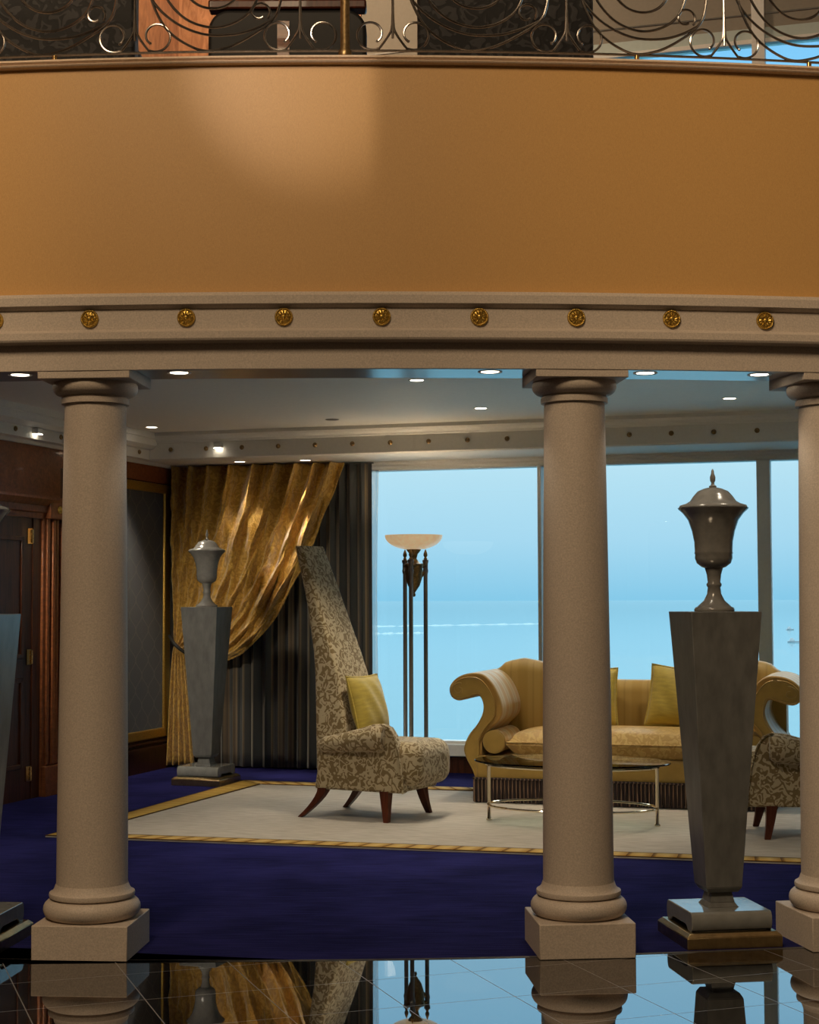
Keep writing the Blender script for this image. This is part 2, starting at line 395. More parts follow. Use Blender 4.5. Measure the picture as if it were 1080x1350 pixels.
# ------------------------------------------------------------------ structure: floors
TA0, TA1 = -.42, .40
def arcpts(r, t0=TA0, t1=TA1, n=60): return [ARC(t0+(t1-t0)*i/n, r) for i in range(n+1)]
def EDGE(t, r, z=0.0): return Vector((-.72 + r*sin(t), 20.525 - r*cos(t), z))   # edge between marble and carpet
mb = MB(); ap = [EDGE(TA0+(TA1-TA0)*i/60, 13.39) for i in range(61)]
poly = [(-6.5, -5.2), (5.4, -5.2)] + [(p.x, p.y) for p in reversed(ap)]
poly = [(-6.5, -5.2), (5.4, -5.2), (5.4, ap[-1].y)] + [(p.x, p.y) for p in reversed(ap)] + [(-6.5, ap[0].y)]
mb.prism(poly, lambda x, y: (x, y, -.15), lambda x, y: (x, y, 0.0)); struct('floor', mb, M['marble'], flat=True)
def rear_poly(r, a=None):
    a = a or arcpts(r); q = [(p.x, p.y) for p in a]
    c1 = RM(9.3, -.3); c0 = RM(-.3, -.3); c0b = RM(-.3, 9.0)
    return q + [(c1.x, c1.y), (c0.x, c0.y), (c0b.x, c0b.y)]
mb = MB().prism(rear_poly(0, [EDGE(TA0+(TA1-TA0)*i/60, 13.385) for i in range(61)]), lambda x, y: (x, y, -.15), lambda x, y: (x, y, .004)); struct('floor_carpet', mb, M['carpet'], flat=True)
mb = MB().grid(lambda u, v: EDGE(TA0+(TA1-TA0)*u, 13.383+.014*v, .0045-.004*v), 60, 1)
struct('trim_1', mb.add([], []), M['dark_grey'])

# ------------------------------------------------------------------ balcony: beam, fascia, cap
def sweep(prof, t0=TA0, t1=TA1, n=90):
    mb = MB(); k = len(prof)
    for i in range(n+1):
        t = t0+(t1-t0)*i/n
        mb.v += [tuple(ARC(t, r, z)) for r, z in prof]
    for i in range(n):
        for j in range(k):
            mb.f.append((i*k+j, i*k+(j+1) % k, (i+1)*k+(j+1) % k, (i+1)*k+j))
    mb.f += [tuple(range(k)), tuple(n*k+j for j in range(k))]
    return mb
beam = struct('beam', sweep([(13.58, 2.572), (13.965, 2.572), (13.97, 2.556), (14.0, 2.556), (14.0, 2.667), (14.055, 2.675), (14.06, 2.683),
      (14.06, 2.712), (14.032, 2.728), (14.032, 2.816), (14.048, 2.822), (14.06, 2.832), (14.06, 2.868), (14.05, 2.884), (14.0, 2.888), (13.58, 2.888)]), M['stone'], angle=20)
tag(beam, 'curved stone beam with gilded rosettes below the gold balcony wall', 'beam')
struct('soffit', sweep([(13.59, 2.5685), (13.6, 2.5715), (13.95, 2.5715), (13.96, 2.5685)]), M['stone_gloss'], beam)
wb = struct('wall_balcony', sweep([(13.6, 2.888), (14.005, 2.888), (14.005, 3.9), (13.6, 3.9)]), M['fascia'], angle=20)
struct('trim_2', sweep([(13.5, 3.897), (14.02, 3.897), (14.035, 3.9), (14.04, 3.908), (14.03, 3.914), (14.045, 3.92), (14.04, 3.93), (14.02, 3.934), (13.5, 3.934)]), M['cap'], angle=60)
# rosettes (parts of the beam)
ros0 = None
def rosette_mb():
    mb = MB().lathe([(.0385, -.004), (.040, .004), (.037, .010), (.033, .008), (.031, .006), (.028, .010), (.016, .012), (.013, .008), (.011, .013), (.006, .018), (0, .019)], 36)
    for i in range(28):
        t = 2*pi*i/28; c = Vector((.0345*cos(t), .0345*sin(t), .009))
        mb.lathe([(.0001, .014), (.0028, .0125), (.0035, .009), (.0001, .006)], 6, c.x, c.y)
    for i in range(12):
        t = 2*pi*i/12
        mb.tube([(.013*cos(t), .013*sin(t), .011), (.021*cos(t), .021*sin(t), .0145), (.029*cos(t), .029*sin(t), .010)], [.0025, .0042, .0025], 6)
    return mb
for k in range(-2, 11):
    th = -.0708 + .0303*k
    if ros0 is None: ros0 = rosette_mb().build('rosette', M['gilt'], beam); o = ros0
    else: o = ros0.copy(); COL.objects.link(o); o.parent = beam
    o.location = ARC(th, 14.033, 2.776); o.rotation_euler = (pi/2, 0, th)

# slab between the floors, ceiling of the lounge
struct('ceiling', MB().prism(rear_poly(13.6), lambda x, y: (x, y, 3.04), lambda x, y: (x, y, 3.4)), M['ceiling'], flat=True)
struct('floor_gallery', MB().prism(rear_poly(13.6), lambda x, y: (x, y, 3.41), lambda x, y: (x, y, 3.89)), M['carpet'], flat=True)

# ------------------------------------------------------------------ lounge shell
# window wall
wr = room_empty('wall_rear', kind='structure')
wz = MB()
wz.box(-.3, 1.55, 0, .3, 0, 10).box(1.55, 9.3, 0, .3, 0, .15).box(1.55, 9.3, 0, .3, 2.735, 4.2).box(1.55, 1.85, 0, .3, 4.2, 10).box(1.85, 9.3, 0, .3, 7.3, 10)
wz.build('wall_face', M['white'], wr)
wl = room_empty('wall_left', kind='structure')
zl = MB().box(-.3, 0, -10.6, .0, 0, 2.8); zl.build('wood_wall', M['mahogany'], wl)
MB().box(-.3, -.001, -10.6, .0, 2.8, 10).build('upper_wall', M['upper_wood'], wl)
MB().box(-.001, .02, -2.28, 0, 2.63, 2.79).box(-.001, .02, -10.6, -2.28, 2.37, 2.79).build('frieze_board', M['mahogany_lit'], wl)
rr = room_empty('wall_right', kind='structure')
MB().box(9.0, 9.3, -8.2, .3, 0, 10).build('wall_face', M['white'], rr)
struct('wall_atrium_left', MB().box(-5.5, -5.15, -5.2, 6.0, 0, 10), M['atrium_wall'], flat=True)
struct('wall_atrium_right', MB().box(4.05, 4.4, -5.2, 6.4, 0, 10), M['atrium_wall'], flat=True)
struct('wall_atrium_back', MB().box(-5.5, 4.4, -5.4, -5.0, 0, 10), M['atrium_wall'], flat=True)
mb = MB().box(-8, 9, -5.6, 18, 10, 10.2); struct('ceiling_atrium', mb, M['atrium_wall'], flat=True)
# unseen block added to cut the fascia spot's beam to a crisp edge
struct('spot_blocker', MB().box(-1.62, -1.2, 3.55, 3.85, 4.35, 10), M['atrium_wall'], flat=True)
# baseboards
bs = room_empty('baseboard_rear', kind='structure')
MB().box(0, 9, -.035, 0, 0, .125).box(0, 9, -.05, 0, .125, .15).build('board', M['mahogany'], bs)
bl = room_empty('baseboard_left', kind='structure')
MB().box(0, .03, -2.28, 0, 0, .2).box(0, .045, -2.28, 0, .2, .225).build('board', M['mahogany'], bl)

# cornice with studs round the tray ceiling
cn = room_empty('cornice', kind='structure')
prof = [(0, 2.80), (.83, 2.80), (.85, 2.812), (.85, 2.955), (.87, 2.96), (.88, 2.975), (.93, 2.99), (.955, 3.01), (.955, 3.045), (0, 3.045)]
MB().prism(prof, lambda b, z: RL(.0, b, z), lambda b, z: RL(9.0, b, z)).build('rear_cornice', M['ceiling'], cn, angle=20)
prof = [(0, 2.776), (.05, 2.776), (.07, 2.80), (.12, 2.81), (.12, 2.895), (.15, 2.90), (.19, 2.93), (.20, 2.985), (.22, 2.99), (.22, 3.045), (0, 3.045)]
MB().prism(prof, lambda a, z: RL(a, 0, z), lambda a, z: RL(a, 9.0, z)).build('left_cornice', M['white'], cn, angle=20)
MB().prism([(0, 2.735), (.035, 2.735), (.05, 2.755), (.05, 2.772), (.085, 2.786), (.085, 2.80), (0, 2.80)], lambda b, z: RL(.05, b, z), lambda b, z: RL(9.0, b, z)).build('window_head_moulding', M['white'], cn, angle=20)
st0 = None
def stud(p, rz):
    global st0
    if st0 is None:
        st0 = MB().lathe([(.019, -.003), (.021, .006), (.017, .011), (.012, .010), (.008, .017), (0, .02)], 20).build('stud', M['antique'], cn); o = st0
    else: o = st0.copy(); COL.objects.link(o); o.parent = cn
    o.location = p; o.rotation_euler = (pi/2, 0, rz)
for k in range(0, 19): stud(RL(.33 + .3435*k, .851, 2.893), 0)
for k in range(0, 10): stud(RL(.121, 1.06 + .3505*k, 2.862), pi/2)

# windows (lower and upper)
def window(name, z0, z1, sill, mulls, a0=1.55, a1=9.0):
    wd = room_empty(name, kind='structure')
    if sill:
        MB().box(a0, a1, -.09, .1, .155, .262).build('window_sill', M['frame'], wd, bevel=.008)
    fm = MB().box(a0, a1, -.02, .1, z0-.03, z0).box(a0, a1, -.02, .1, z1, z1+.04)
    fm.build('window_frame', M['frame'], wd, bevel=.004)
    for c, hw in mulls: MB().box(c-hw, c+hw, -.06, .1, z0, z1).build('mullion', M['frame'], wd, bevel=.004)
    xs = [a0] + [c for c, _ in mulls] + [a1]
    for p, q in zip(xs[:-1], xs[1:]): MB().box(p, q, .03, .04, z0, z1).build('glass', M['glass'], wd)
    return wd
window('window_1', .285, 2.72, True, [(1.57, .025), (3.515, .016), (5.457, .056), (7.4, .03)])
w2 = window('window_2', 4.25, 6.33, False, [(2.45, .05), (3.515, .03), (5.47, .055), (7.4, .03)], 1.85)
MB().box(1.85, 9, -.0, .1, 6.37, 6.47).build('transom', M['transom'], w2)
MB().box(5.415, 5.525, -.06, .1, 6.33, 7.3).build('upper_mullion', M['frame'], w2, bevel=.004)
bd = room_empty('roller_blind', 'grey roller blind drawn down across the top of the gallery window', 'blind')
MB().box(1.85, 9, .0, .03, 6.47, 7.3).build('blind_cloth', M['blind'], bd)
MB().box(1.85, 9, -.012, .02, 6.585, 6.597).build('hem_bar', M['dark_grey'], bd)

# sea
mb = MB(); k = 64
mb.add([(60000*cos(2*pi*i/k), 60000*sin(2*pi*i/k), -70) for i in range(k)], [tuple(range(k))])
sea = struct('sea', mb, M['sea'], flat=True)

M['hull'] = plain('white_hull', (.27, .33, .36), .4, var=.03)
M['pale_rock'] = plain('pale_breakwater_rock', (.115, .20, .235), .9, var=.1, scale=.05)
def far_pt(px, dist): return ((px-540)/2162*dist, dist, -70)
def boat(px, dist, rz, label):
    b_ = thing('boat', label, 'boat', far_pt(px, dist), rz, 'white boats far out on the sea')
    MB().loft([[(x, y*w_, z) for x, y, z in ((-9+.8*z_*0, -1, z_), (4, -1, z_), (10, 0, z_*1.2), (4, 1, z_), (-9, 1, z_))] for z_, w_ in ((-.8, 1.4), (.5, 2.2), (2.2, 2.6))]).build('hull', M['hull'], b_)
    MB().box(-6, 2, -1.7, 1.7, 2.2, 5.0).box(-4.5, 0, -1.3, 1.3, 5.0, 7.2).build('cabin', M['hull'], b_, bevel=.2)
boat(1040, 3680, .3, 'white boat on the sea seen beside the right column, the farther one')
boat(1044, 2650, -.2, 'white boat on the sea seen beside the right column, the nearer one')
def mole(x0, x1, d0, d1, label):
    p, q = far_pt(x0, d0), far_pt(x1, d1); mb = MB(); n_ = 40; rings = []
    for i in range(n_+1):
        t = i/n_; x = p[0]+(q[0]-p[0])*t; y = p[1]+(q[1]-p[1])*t; h = (1.6+1.0*sin(i*2.1)+.8*sin(i*5.3))*min(1, 8*t+.2, 8*(1-t)+.2)
        rings.append([(x, y-14, -70.5), (x, y-4, -70+h), (x, y+4, -70+h), (x, y+14, -70.5)])
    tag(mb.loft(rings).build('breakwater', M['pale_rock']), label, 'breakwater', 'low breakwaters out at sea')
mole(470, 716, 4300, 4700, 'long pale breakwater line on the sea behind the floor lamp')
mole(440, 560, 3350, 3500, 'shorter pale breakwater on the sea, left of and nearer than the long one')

# ------------------------------------------------------------------ door and wall panel on the left wall
dr = room_empty('door_1', kind='structure')
lf = MB().box(0, .02, -4.05, -2.72, 0, 2.2).build('door_leaf', M['mahogany'], dr)
for y0, y1 in ((-3.30, -2.86), (-3.92, -3.42)):
    for z0, z1 in ((.25, .95), (1.1, 2.05)):
        MB().box(.02, .034, y0, y1, z0, z0+.035).box(.02, .034, y0, y1, z1-.035, z1).box(.02, .034, y0, y0+.035, z0, z1).box(.02, .034, y1-.035, y1, z0, z1).build('panel_moulding', M['mahogany'], lf, bevel=.004)
for z in (.2, 1.108, 2.056):
    hg = MB().box(.02, .028, -2.80, -2.67, z-.06, z+.06)
    for i in range(3): hg.lathe([(.0001, z-.052+.036*i), (.012, z-.052+.036*i), (.012, z-.020+.036*i), (.0001, z-.020+.036*i)], 10, .03, -2.735)
    hg.build('hinge', M['brass'], dr)
MB().box(0, .03, -2.72, -2.60, 0, 2.2).build('jamb', M['mahogany'], dr)
for y0, y1 in ((-2.60, -2.28), (-4.37, -4.05)):
    cs = MB().box(0, .05, y0, y1, 0, 2.22)
    for i in range(4):
        f = y0+.04+i*.07; cs.box(.05, .068+.012*(i % 2), f, f+.045, .25, 2.2)
    cs.box(.05, .085, y0, y1, 0, .24)
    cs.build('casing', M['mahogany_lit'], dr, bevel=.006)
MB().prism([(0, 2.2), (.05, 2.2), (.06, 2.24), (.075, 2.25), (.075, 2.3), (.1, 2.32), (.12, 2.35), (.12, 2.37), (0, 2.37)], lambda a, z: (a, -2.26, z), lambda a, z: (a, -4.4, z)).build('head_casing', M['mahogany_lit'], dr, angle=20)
cb = MB().box(.05, .105, -2.58, -2.30, 2.2, 2.35).build('corner_block', M['mahogany_lit'], dr, bevel=.006)
MB().lathe([(.03, 0), (.03, .01), (.018, .016), (0, .02)], 20).build('rosette', M['gilt'], cb)
cb.children[0].location = (.105, -2.44, 2.275); cb.children[0].rotation_euler = (0, pi/2, 0)

pn = room_empty('framed_wall_panel', 'gold framed dark blue fabric panel on the mahogany left wall', 'wall panel', 0, 1.08, 0)
y0, y1, z0, z1 = -.83, .86, .295, 2.62
MB().box(0, .015, y0+.05, y1-.05, z0+.05, z1-.05).build('fabric', M['ogee'], pn)
fw = .085; sw_ = .125
for nm, bx in (('rail', (y0, y1, z1-fw, z1)), ('rail', (y0, y1, z0, z0+fw)), ('stile', (y0, y0+sw_, z0, z1)), ('stile', (y1-sw_, y1, z0, z1))):
    MB().box(.0, .035, *bx).build('frame_'+nm, M['gilt'], pn, bevel=.012, seg=3)
# dado rail below and above the panel
MB().box(0, .03, -2.2, 0, .25, .275).build('dado_rail', M['mahogany'], bl, bevel=.006)

# ------------------------------------------------------------------ columns
def column(th, label):
    X = CX + 13.79*sin(th); Y = CY - 13.79*cos(th)
    c = thing('column', label, 'column', (X, Y, 0), th, 'stone columns under the balcony'); c['kind'] = 'thing'
    MB().box(-.21, .21, -.21, .21, 0, .15).build('plinth', M['stone'], c, bevel=.004)
    P = [(.195, .15)]
    for i in range(11): t = -pi/2 + pi*i/10; P.append((.170+.043*cos(t), .194+.043*sin(t)))
    P += [(.178, .24), (.186, .245), (.188, .256), (.186, .264), (.176, .268), (.166, .28), (.159, .30)]
    MB().lathe(P, 64).build('base_moulding', M['stone'], c, angle=30)
    sh = [(.1575, .295)] + [(.1565 - .0205*(t/20)**1.35, .32 + 2.12*t/20) for t in range(21)]
    MB().lathe(sh, 64).build('shaft', M['stone'], c)
    cp = [(.137, 2.425), (.150, 2.427), (.151, 2.448), (.147, 2.454), (.142, 2.458), (.150, 2.463)]
    for i in range(9): t = -pi/2 + (pi/2+.5)*i/8; cp.append((.148+.042*cos(t), 2.503+.040*sin(t)))
    cp += [(.18, 2.524)]
    MB().lathe(cp, 64).build('capital', M['stone'], c, angle=30)
    MB().box(-.205, .205, -.205, .205, 2.522, 2.5695).build('abacus', M['stone'], c, bevel=.003)
    return c
column(-.0735, 'stone column at left, in front of the gold framed wall panel')
column(.0831, 'middle stone column standing in front of the gold sofa and coffee table')
column(.1698, 'stone column cut off by the right edge of the photo')

# ------------------------------------------------------------------ pedestals and urns
def pedestal(loc, rz, label):
    p = thing('pedestal', label, 'pedestal', loc, rz, 'tapered grey pedestals')
    MB().frustum(.22, 0, .22, .052).frustum(.22, .052, .2, .07).build('stepped_plinth', M['gold_leaf'], p, bevel=.003)
    up = MB(); prof = []
    pts = [(-.165, .07), (-.12, .07), (-.11, .082), (-.09, .09), (.09, .09), (.11, .082), (.12, .07), (.165, .07)]
    for i in range(7): t = -pi/2 + pi*i/6; pts.append((.165 + .022*cos(t), .1125 + .0425*sin(t)))
    pts += [(.16, .155), (-.16, .155)]
    for i in range(7): t = pi/2 + pi*i/6; pts.append((-.165 + .022*cos(t), .1125 + .0425*sin(t)))
    up.prism(pts, lambda y, z: (-.186, y, z), lambda y, z: (.186, y, z)); up.build('upper_plinth', M['slab'], p, bevel=.004, angle=30)
    MB().frustum(.072, .155, .058, .175).frustum(.058, .175, .045, .235).frustum(.045, .235, .05, .25).build('neck', M['pedestal'], p, bevel=.002)
    MB().frustum(.07, .222, .0845, .245).frustum(.0845, .245, .166, 1.487).build('body', M['pedestal'], p, bevel=.003)
    return p
def urn(loc, label):
    u = thing('urn', label, 'urn', loc, 0, 'lidded grey urns on pedestals')
    MB().lathe([(.09, 0), (.093, .008), (.088, .018), (.078, .022), (.07, .03), (.048, .05), (.033, .08), (.029, .11), (.034, .118), (.035, .126), (.029, .134), (.033, .17), (.042, .2), (.03, .21)], 40).build('foot', M['urn'], u, angle=50)
    MB().lathe([(.03, .196), (.055, .204), (.078, .222), (.086, .245), (.085, .262), (.088, .268), (.086, .276), (.088, .32), (.098, .37), (.115, .42), (.138, .452), (.158, .470), (.162, .476), (.15, .48), (.02, .478)], 48).build('bowl', M['urn'], u, angle=50)
    MB().lathe([(.156, .479), (.152, .488), (.125, .496), (.105, .508), (.09, .53), (.07, .553), (.04, .566), (.012, .572), (0, .573)], 48).build('lid', M['urn'], u, angle=50)
    MB().lathe([(.016, .570), (.018, .577), (.009, .582), (.007, .592), (.012, .602), (.013, .618), (.007, .636), (.006, .648), (.002, .656), (0, .657)], 20).build('finial', M['urn'], u, angle=50)
    return u
th = .1315; pr_ = (1.40, 7.55, .002)
pedestal(pr_, .15, 'dark grey tapered pedestal standing between the middle and right columns')
urn((1.40, 7.55, 1.489), 'dark lidded urn silhouetted against the window, right of the middle column')
pedestal((-2.0, 7.53, .002), -.115, 'grey tapered pedestal cut off by the left edge of the photo')
urn((-2.0, 7.53, 1.489), 'lidded urn at the left edge, mostly out of the frame')
q = RM(.915, 1.37, .004)
pedestal(q, -TH, 'grey tapered pedestal in front of the gold swag curtain')
urn(RM(.915, 1.37, 1.491), 'light grey lidded urn in front of the gold swag curtain')

# ------------------------------------------------------------------ rug
rg = room_empty('rug', 'cream rug with gold rope border lying on the navy carpet', 'rug', 0, 0, .004)
FL, FR, BR, BL = (1.2, 4.57), (8.6, 4.26), (8.6, 1.24), (1.17, 1.18)
def quad3(pts, z0, z1): return MB().hexa([RL(*p, z0) for p in pts] + [RL(*p, z1) for p in pts])
quad3([FL, FR, BR, BL], 0, .010).build('rug_field', M['rug'], rg, bevel=.003)
def border(p, q, r_, s_, mat, n=1):
    ln = math.dist(p, q)
    mb = MB()
    def fn(u, v):
        o = [p[i]+(q[i]-p[i])*u for i in (0, 1)]; i_ = [s_[i]+(r_[i]-s_[i])*u for i in (0, 1)]
        return RL(o[0]+(i_[0]-o[0])*v, o[1]+(i_[1]-o[1])*v, .0135)
    mb.grid(fn, 40, 1, uv=True)
    for k_ in mb.uv: mb.uv[k_] = [(u*ln, v) for u, v in mb.uv[k_]]
    return mb.build('rope_border', mat, rg, solid=.004)
border(FL, FR, (8.6, 4.09), (1.36, 4.39), M['rope'])
border(BL, BR, (8.6, 1.40), (1.45, 1.42), M['rope'])
border(BL, FL, (1.36, 4.39), (1.43, 1.42), M['goldband'])
tag(rg.children[1], 'gold rope twist border strip'); 

# ------------------------------------------------------------------ tall back chair
def make_chair(loc, rz, label, side=-1):
    c = thing('tall_back_chair', label, 'chair', loc, rz, 'tall back damask armchairs')
    F = M['chair']
    # back: leaning tapered spire
    secs = [(.20, .00, -.245, .27), (.58, -.02, -.268, .255), (.75, -.045, -.282, .235), (1.0, -.095, -.300, .215), (1.15, -.145, -.316, .207), (1.47, -.268, -.376, .19), (1.75, -.375, -.452, .172), (1.915, -.44, -.502, .158), (1.925, -.445, -.498, .152)]
    rings = []
    for z, xf, xr, hw in secs:
        cx_, hx = (xf+xr)/2, (xf-xr)/2
        rings.append([(cx_+x, y, z) for x, y in rrect(hx, hw, min(.028, hx*.6))])
    MB().loft(rings).build('backrest', F, c, angle=60)
    # seat
    MB().box(-.05, .575, -.28, .28, .232, .55).build('seat_cushion', F, c, bevel=.105, seg=7, angle=60)
    MB().box(-.235, .44, -.27, .27, .2, .42).build('seat_base', F, c, bevel=.02, seg=3)
    for s in (side,):
        ol = [(-.25, .2), (-.225, .35), (-.205, .47), (-.195, .55), (-.05, .59), (.1, .63), (.22, .665), (.3, .672), (.36, .648), (.40, .59), (.43, .50), (.455, .38), (.472, .2)]
        ar = MB().prism(ol, lambda x, z: (x, s*.215, z), lambda x, z: (x, s*.295, z)).build('armrest', F, c, bevel=.02, seg=3)
        rr_ = []
        for i in range(13):
            t = i/12; x = -.205 + .535*t
            zc = .508 + .07*t; rv = .052 + .045*t; rh = .055 + .025*t
            e = 1 if 0 < i < 12 else .72
            rr_.append([(x, s*(.255 + rh*.55) + rh*e*cos(2*pi*j/16), zc + rv*e*sin(2*pi*j/16)) for j in range(16)])
        MB().loft(rr_).build('arm_roll', F, ar, angle=60)
        pp = [(x, s*.298, z) for x, z in ol[7:]]
        MB().tube(smooth_poly(pp, 4, False), .006, 6).build('piping', F, ar)
    for sx_, sy_ in ((-1, -1), (-1, 1), (1, -1), (1, 1)):
        bx, by = .35*sx_, .306*sy_
        tx, ty = (-.185 if sx_ < 0 else .315), .255*sy_
        rings = []
        for i in range(7):
            t = i/6; z = .215*(1-t); h = .036*(1-t)+.019*t; e = t**1.5
            x, y = tx+(bx-tx)*e, ty+(by-ty)*e
            rings.append([(x-h, y-h, z), (x+h, y-h, z), (x+h, y+h, z), (x-h, y+h, z)])
        MB().loft(rings).build('leg', M['leg_wood'], c, bevel=.003)
    return c
CH = RM(2.885, 3.01, .016)
chair = make_chair(CH, R(-29), 'tall leaning back damask armchair facing right beside the floor lamp')
rz2 = R(175); foot = RM(5.737, 3.474)
make_chair((foot.x - (.35*cos(rz2) - .306*sin(rz2)), foot.y - (.35*sin(rz2) + .306*cos(rz2)), .016), rz2, 'damask armchair facing left, half hidden behind the right column', 1)

# ------------------------------------------------------------------ pillows
def pillow(name, label, cat, wdt, hgt, thk, mat, loc, rot, group=None, pipe=True):
    def side(sg):
        def fn(u, v):
            x, z = 2*u-1, 2*v-1
            pin = 1 - .06*(1-z*z)*abs(x)**3
            pinz = 1 - .06*(1-x*x)*abs(z)**3
            t = max(0, (1-abs(x)**2.6)*(1-abs(z)**2.6))**.55
            wr_ = .006*sin(9*x+5*z+3)*(1-abs(x)**2)*(1-z*z)
            return (x*wdt/2*pin, sg*(thk/2*t + wr_), (z*pinz+1)*hgt/2)
        return fn
    o = MB().grid(side(1), 20, 20).grid(side(-1), 20, 20).build(name, mat, None, angle=80)
    bm = bmesh.new(); bm.from_mesh(o.data); bmesh.ops.remove_doubles(bm, verts=bm.verts, dist=.0015); bmesh.ops.recalc_face_normals(bm, faces=bm.faces); bm.to_mesh(o.data); bm.free()
    o.location = loc; o.rotation_euler = rot
    tag(o, label, cat, group)
    if pipe:
        pts = []
        for i in range(80):
            t = 4*i/80; k_ = int(t); f = t-k_
            x, z = [(-1+2*f, -1), (1, -1+2*f), (1-2*f, 1), (-1, 1-2*f)][k_]
            pin = 1 - .06*(1-z*z)*abs(x)**3; pinz = 1-.06*(1-x*x)*abs(z)**3
            pts.append((x*wdt/2*pin, 0, (z*pinz+1)*hgt/2))
        MB().tube(pts, .007, 6, True).build('piping', mat, o)
    return o
fx, fy = cos(R(-29)), sin(R(-29))
def CL(x, y, z): return (CH.x + fx*x - fy*y, CH.y + fy*x + fx*y, CH.z + z)
pillow('cushion', 'yellow silk cushion propped on the tall armchair', 'cushion', .43, .43, .16, M['yellow'], CL(.085, -.01, .575), (R(-15), 0, R(-29-90+180)), 'yellow cushions')

# ------------------------------------------------------------------ sofa  (local x along the window wall, y to the back)
SA, SB = 4.56, 1.65
so = room_empty('sofa', 'gold silk camelback sofa with scrolled arms and dark fringe before the window', 'sofa', SA, SB, .016)
outer = [(3.455, .17), (3.43, .245), (3.379, .326), (3.355, .40), (3.39, .495), (3.458, .58), (3.498, .656), (3.508, .722), (3.489, .782), (3.46, .796), (3.391, .776), (3.313, .758), (3.258, .785), (3.24, .84), (3.257, .89), (3.314, .94), (3.40, .968), (3.50, .962),
         (3.575, .90), (3.63, .80), (3.655, .70), (3.635, .62), (3.57, .555), (3.505, .47), (3.495, .38), (3.495, .17)]
def arm(sg):
    pl_ = [(p.x, p.y) for p in smooth_poly([(sg*(a-SA), z) for a, z in outer], 4, False)]
    yf, yb = -.40, .42
    A_ = MB().prism(pl_, lambda x, z: (x, yf, z), lambda x, z: (x, yb, z)).build('arm', M['sofa_arm'], so, bevel=.012, seg=3, angle=50)
    # front facing panel
    mid = [(3.455, .18), (3.43, .245), (3.385, .33), (3.368, .40), (3.405, .49), (3.47, .575), (3.512, .655), (3.522, .725), (3.50, .80), (3.46, .815), (3.391, .795), (3.318, .778), (3.275, .80), (3.262, .84), (3.275, .875), (3.325, .915), (3.40, .935), (3.48, .925), (3.54, .87), (3.585, .79), (3.603, .70), (3.585, .63), (3.53, .565), (3.478, .47), (3.475, .38), (3.475, .18)]
    pm = [(p.x, p.y) for p in smooth_poly([(sg*(a-SA), z) for a, z in mid], 4, False)]
    MB().prism(pm, lambda x, z: (x, yf-.022, z), lambda x, z: (x, yf+.01, z)).build('arm_facing', M['sofa'], A_, bevel=.012, seg=3, angle=50)
    MB().tube([(x, yf-.018, z) for x, z in pm], .007, 6, True).build('piping', M['sofa'], A_)
    sp_ = []
    for i in range(20):
        t = i/19*2*pi*1.05; r_ = .055*(1-i/24); sp_.append((sg*(3.325-SA) + sg*r_*cos(pi*.4+t)*1.0, yf-.022, .845 + r_*sin(pi*.4+t)*.9))
    MB().tube(sp_, .008, 6).build('scroll_piping', M['sofa'], A_)
arm(1); arm(-1)
# back with two humps
def zt(x):
    ax = abs(x)
    pts = [(0, .895), (.25, .897), (.45, .92), (.62, .985), (.76, 1.035), (.90, 1.06), (1.02, 1.035), (1.12, .97), (1.16, .90)]
    for (x0, z0), (x1, z1) in zip(pts[:-1], pts[1:]):
        if ax <= x1:
            t = (ax-x0)/(x1-x0); t = t*t*(3-2*t) if x0 in (.25, 1.02) else t
            return z0+(z1-z0)*t
    return .9
rings = []
for i in range(61):
    x = -1.16 + 2.32*i/60; z1_ = zt(x)
    ring = []
    for y, z in [(.22, .30), (.22, .55), (.235, z1_-.09), (.25, z1_-.03), (.29, z1_), (.35, z1_+.003), (.40, z1_-.03), (.42, z1_-.09), (.43, .55), (.43, .17), (.3, .17)]: ring.append((x, y, z))
    rings.append(ring)
MB().loft(rings).build('backrest', M['sofa_back'], so, angle=60)
MB().box(-1.10, 1.10, -.44, .42, .17, .345).build('seat_frame', M['sofa'], so, bevel=.02, seg=3)
# seat cushion : soft block
def cushion(x0, x1, y0, y1, z0, z1, name, mat, parent, crown=.03):
    def fn(sgn):
        def g(u, v):
            x, y = 2*u-1, 2*v-1
            t = max(0, (1-abs(x)**8)*(1-abs(y)**6))**.35
            z = (z0+z1)/2 + sgn*((z1-z0)/2*t + (crown*(1-x*x*.6)*(1-y*y) if sgn > 0 else 0))
            return ((x0+x1)/2 + (x1-x0)/2*x, (y0+y1)/2+(y1-y0)/2*y, z)
        return g
    o = MB().grid(fn(1), 40, 16).grid(fn(-1), 40, 16).build(name, mat, parent, angle=80)
    zc = (z0+z1)/2
    MB().tube([(x0+.005, y0+.004, zc+.02), (x1-.005, y0+.004, zc+.02)], .008, 6).build('piping', mat, o)
    return o
cushion(-.86, .86, -.46, .24, .335, .535, 'seat_cushion', M['cushion_damask'], so)
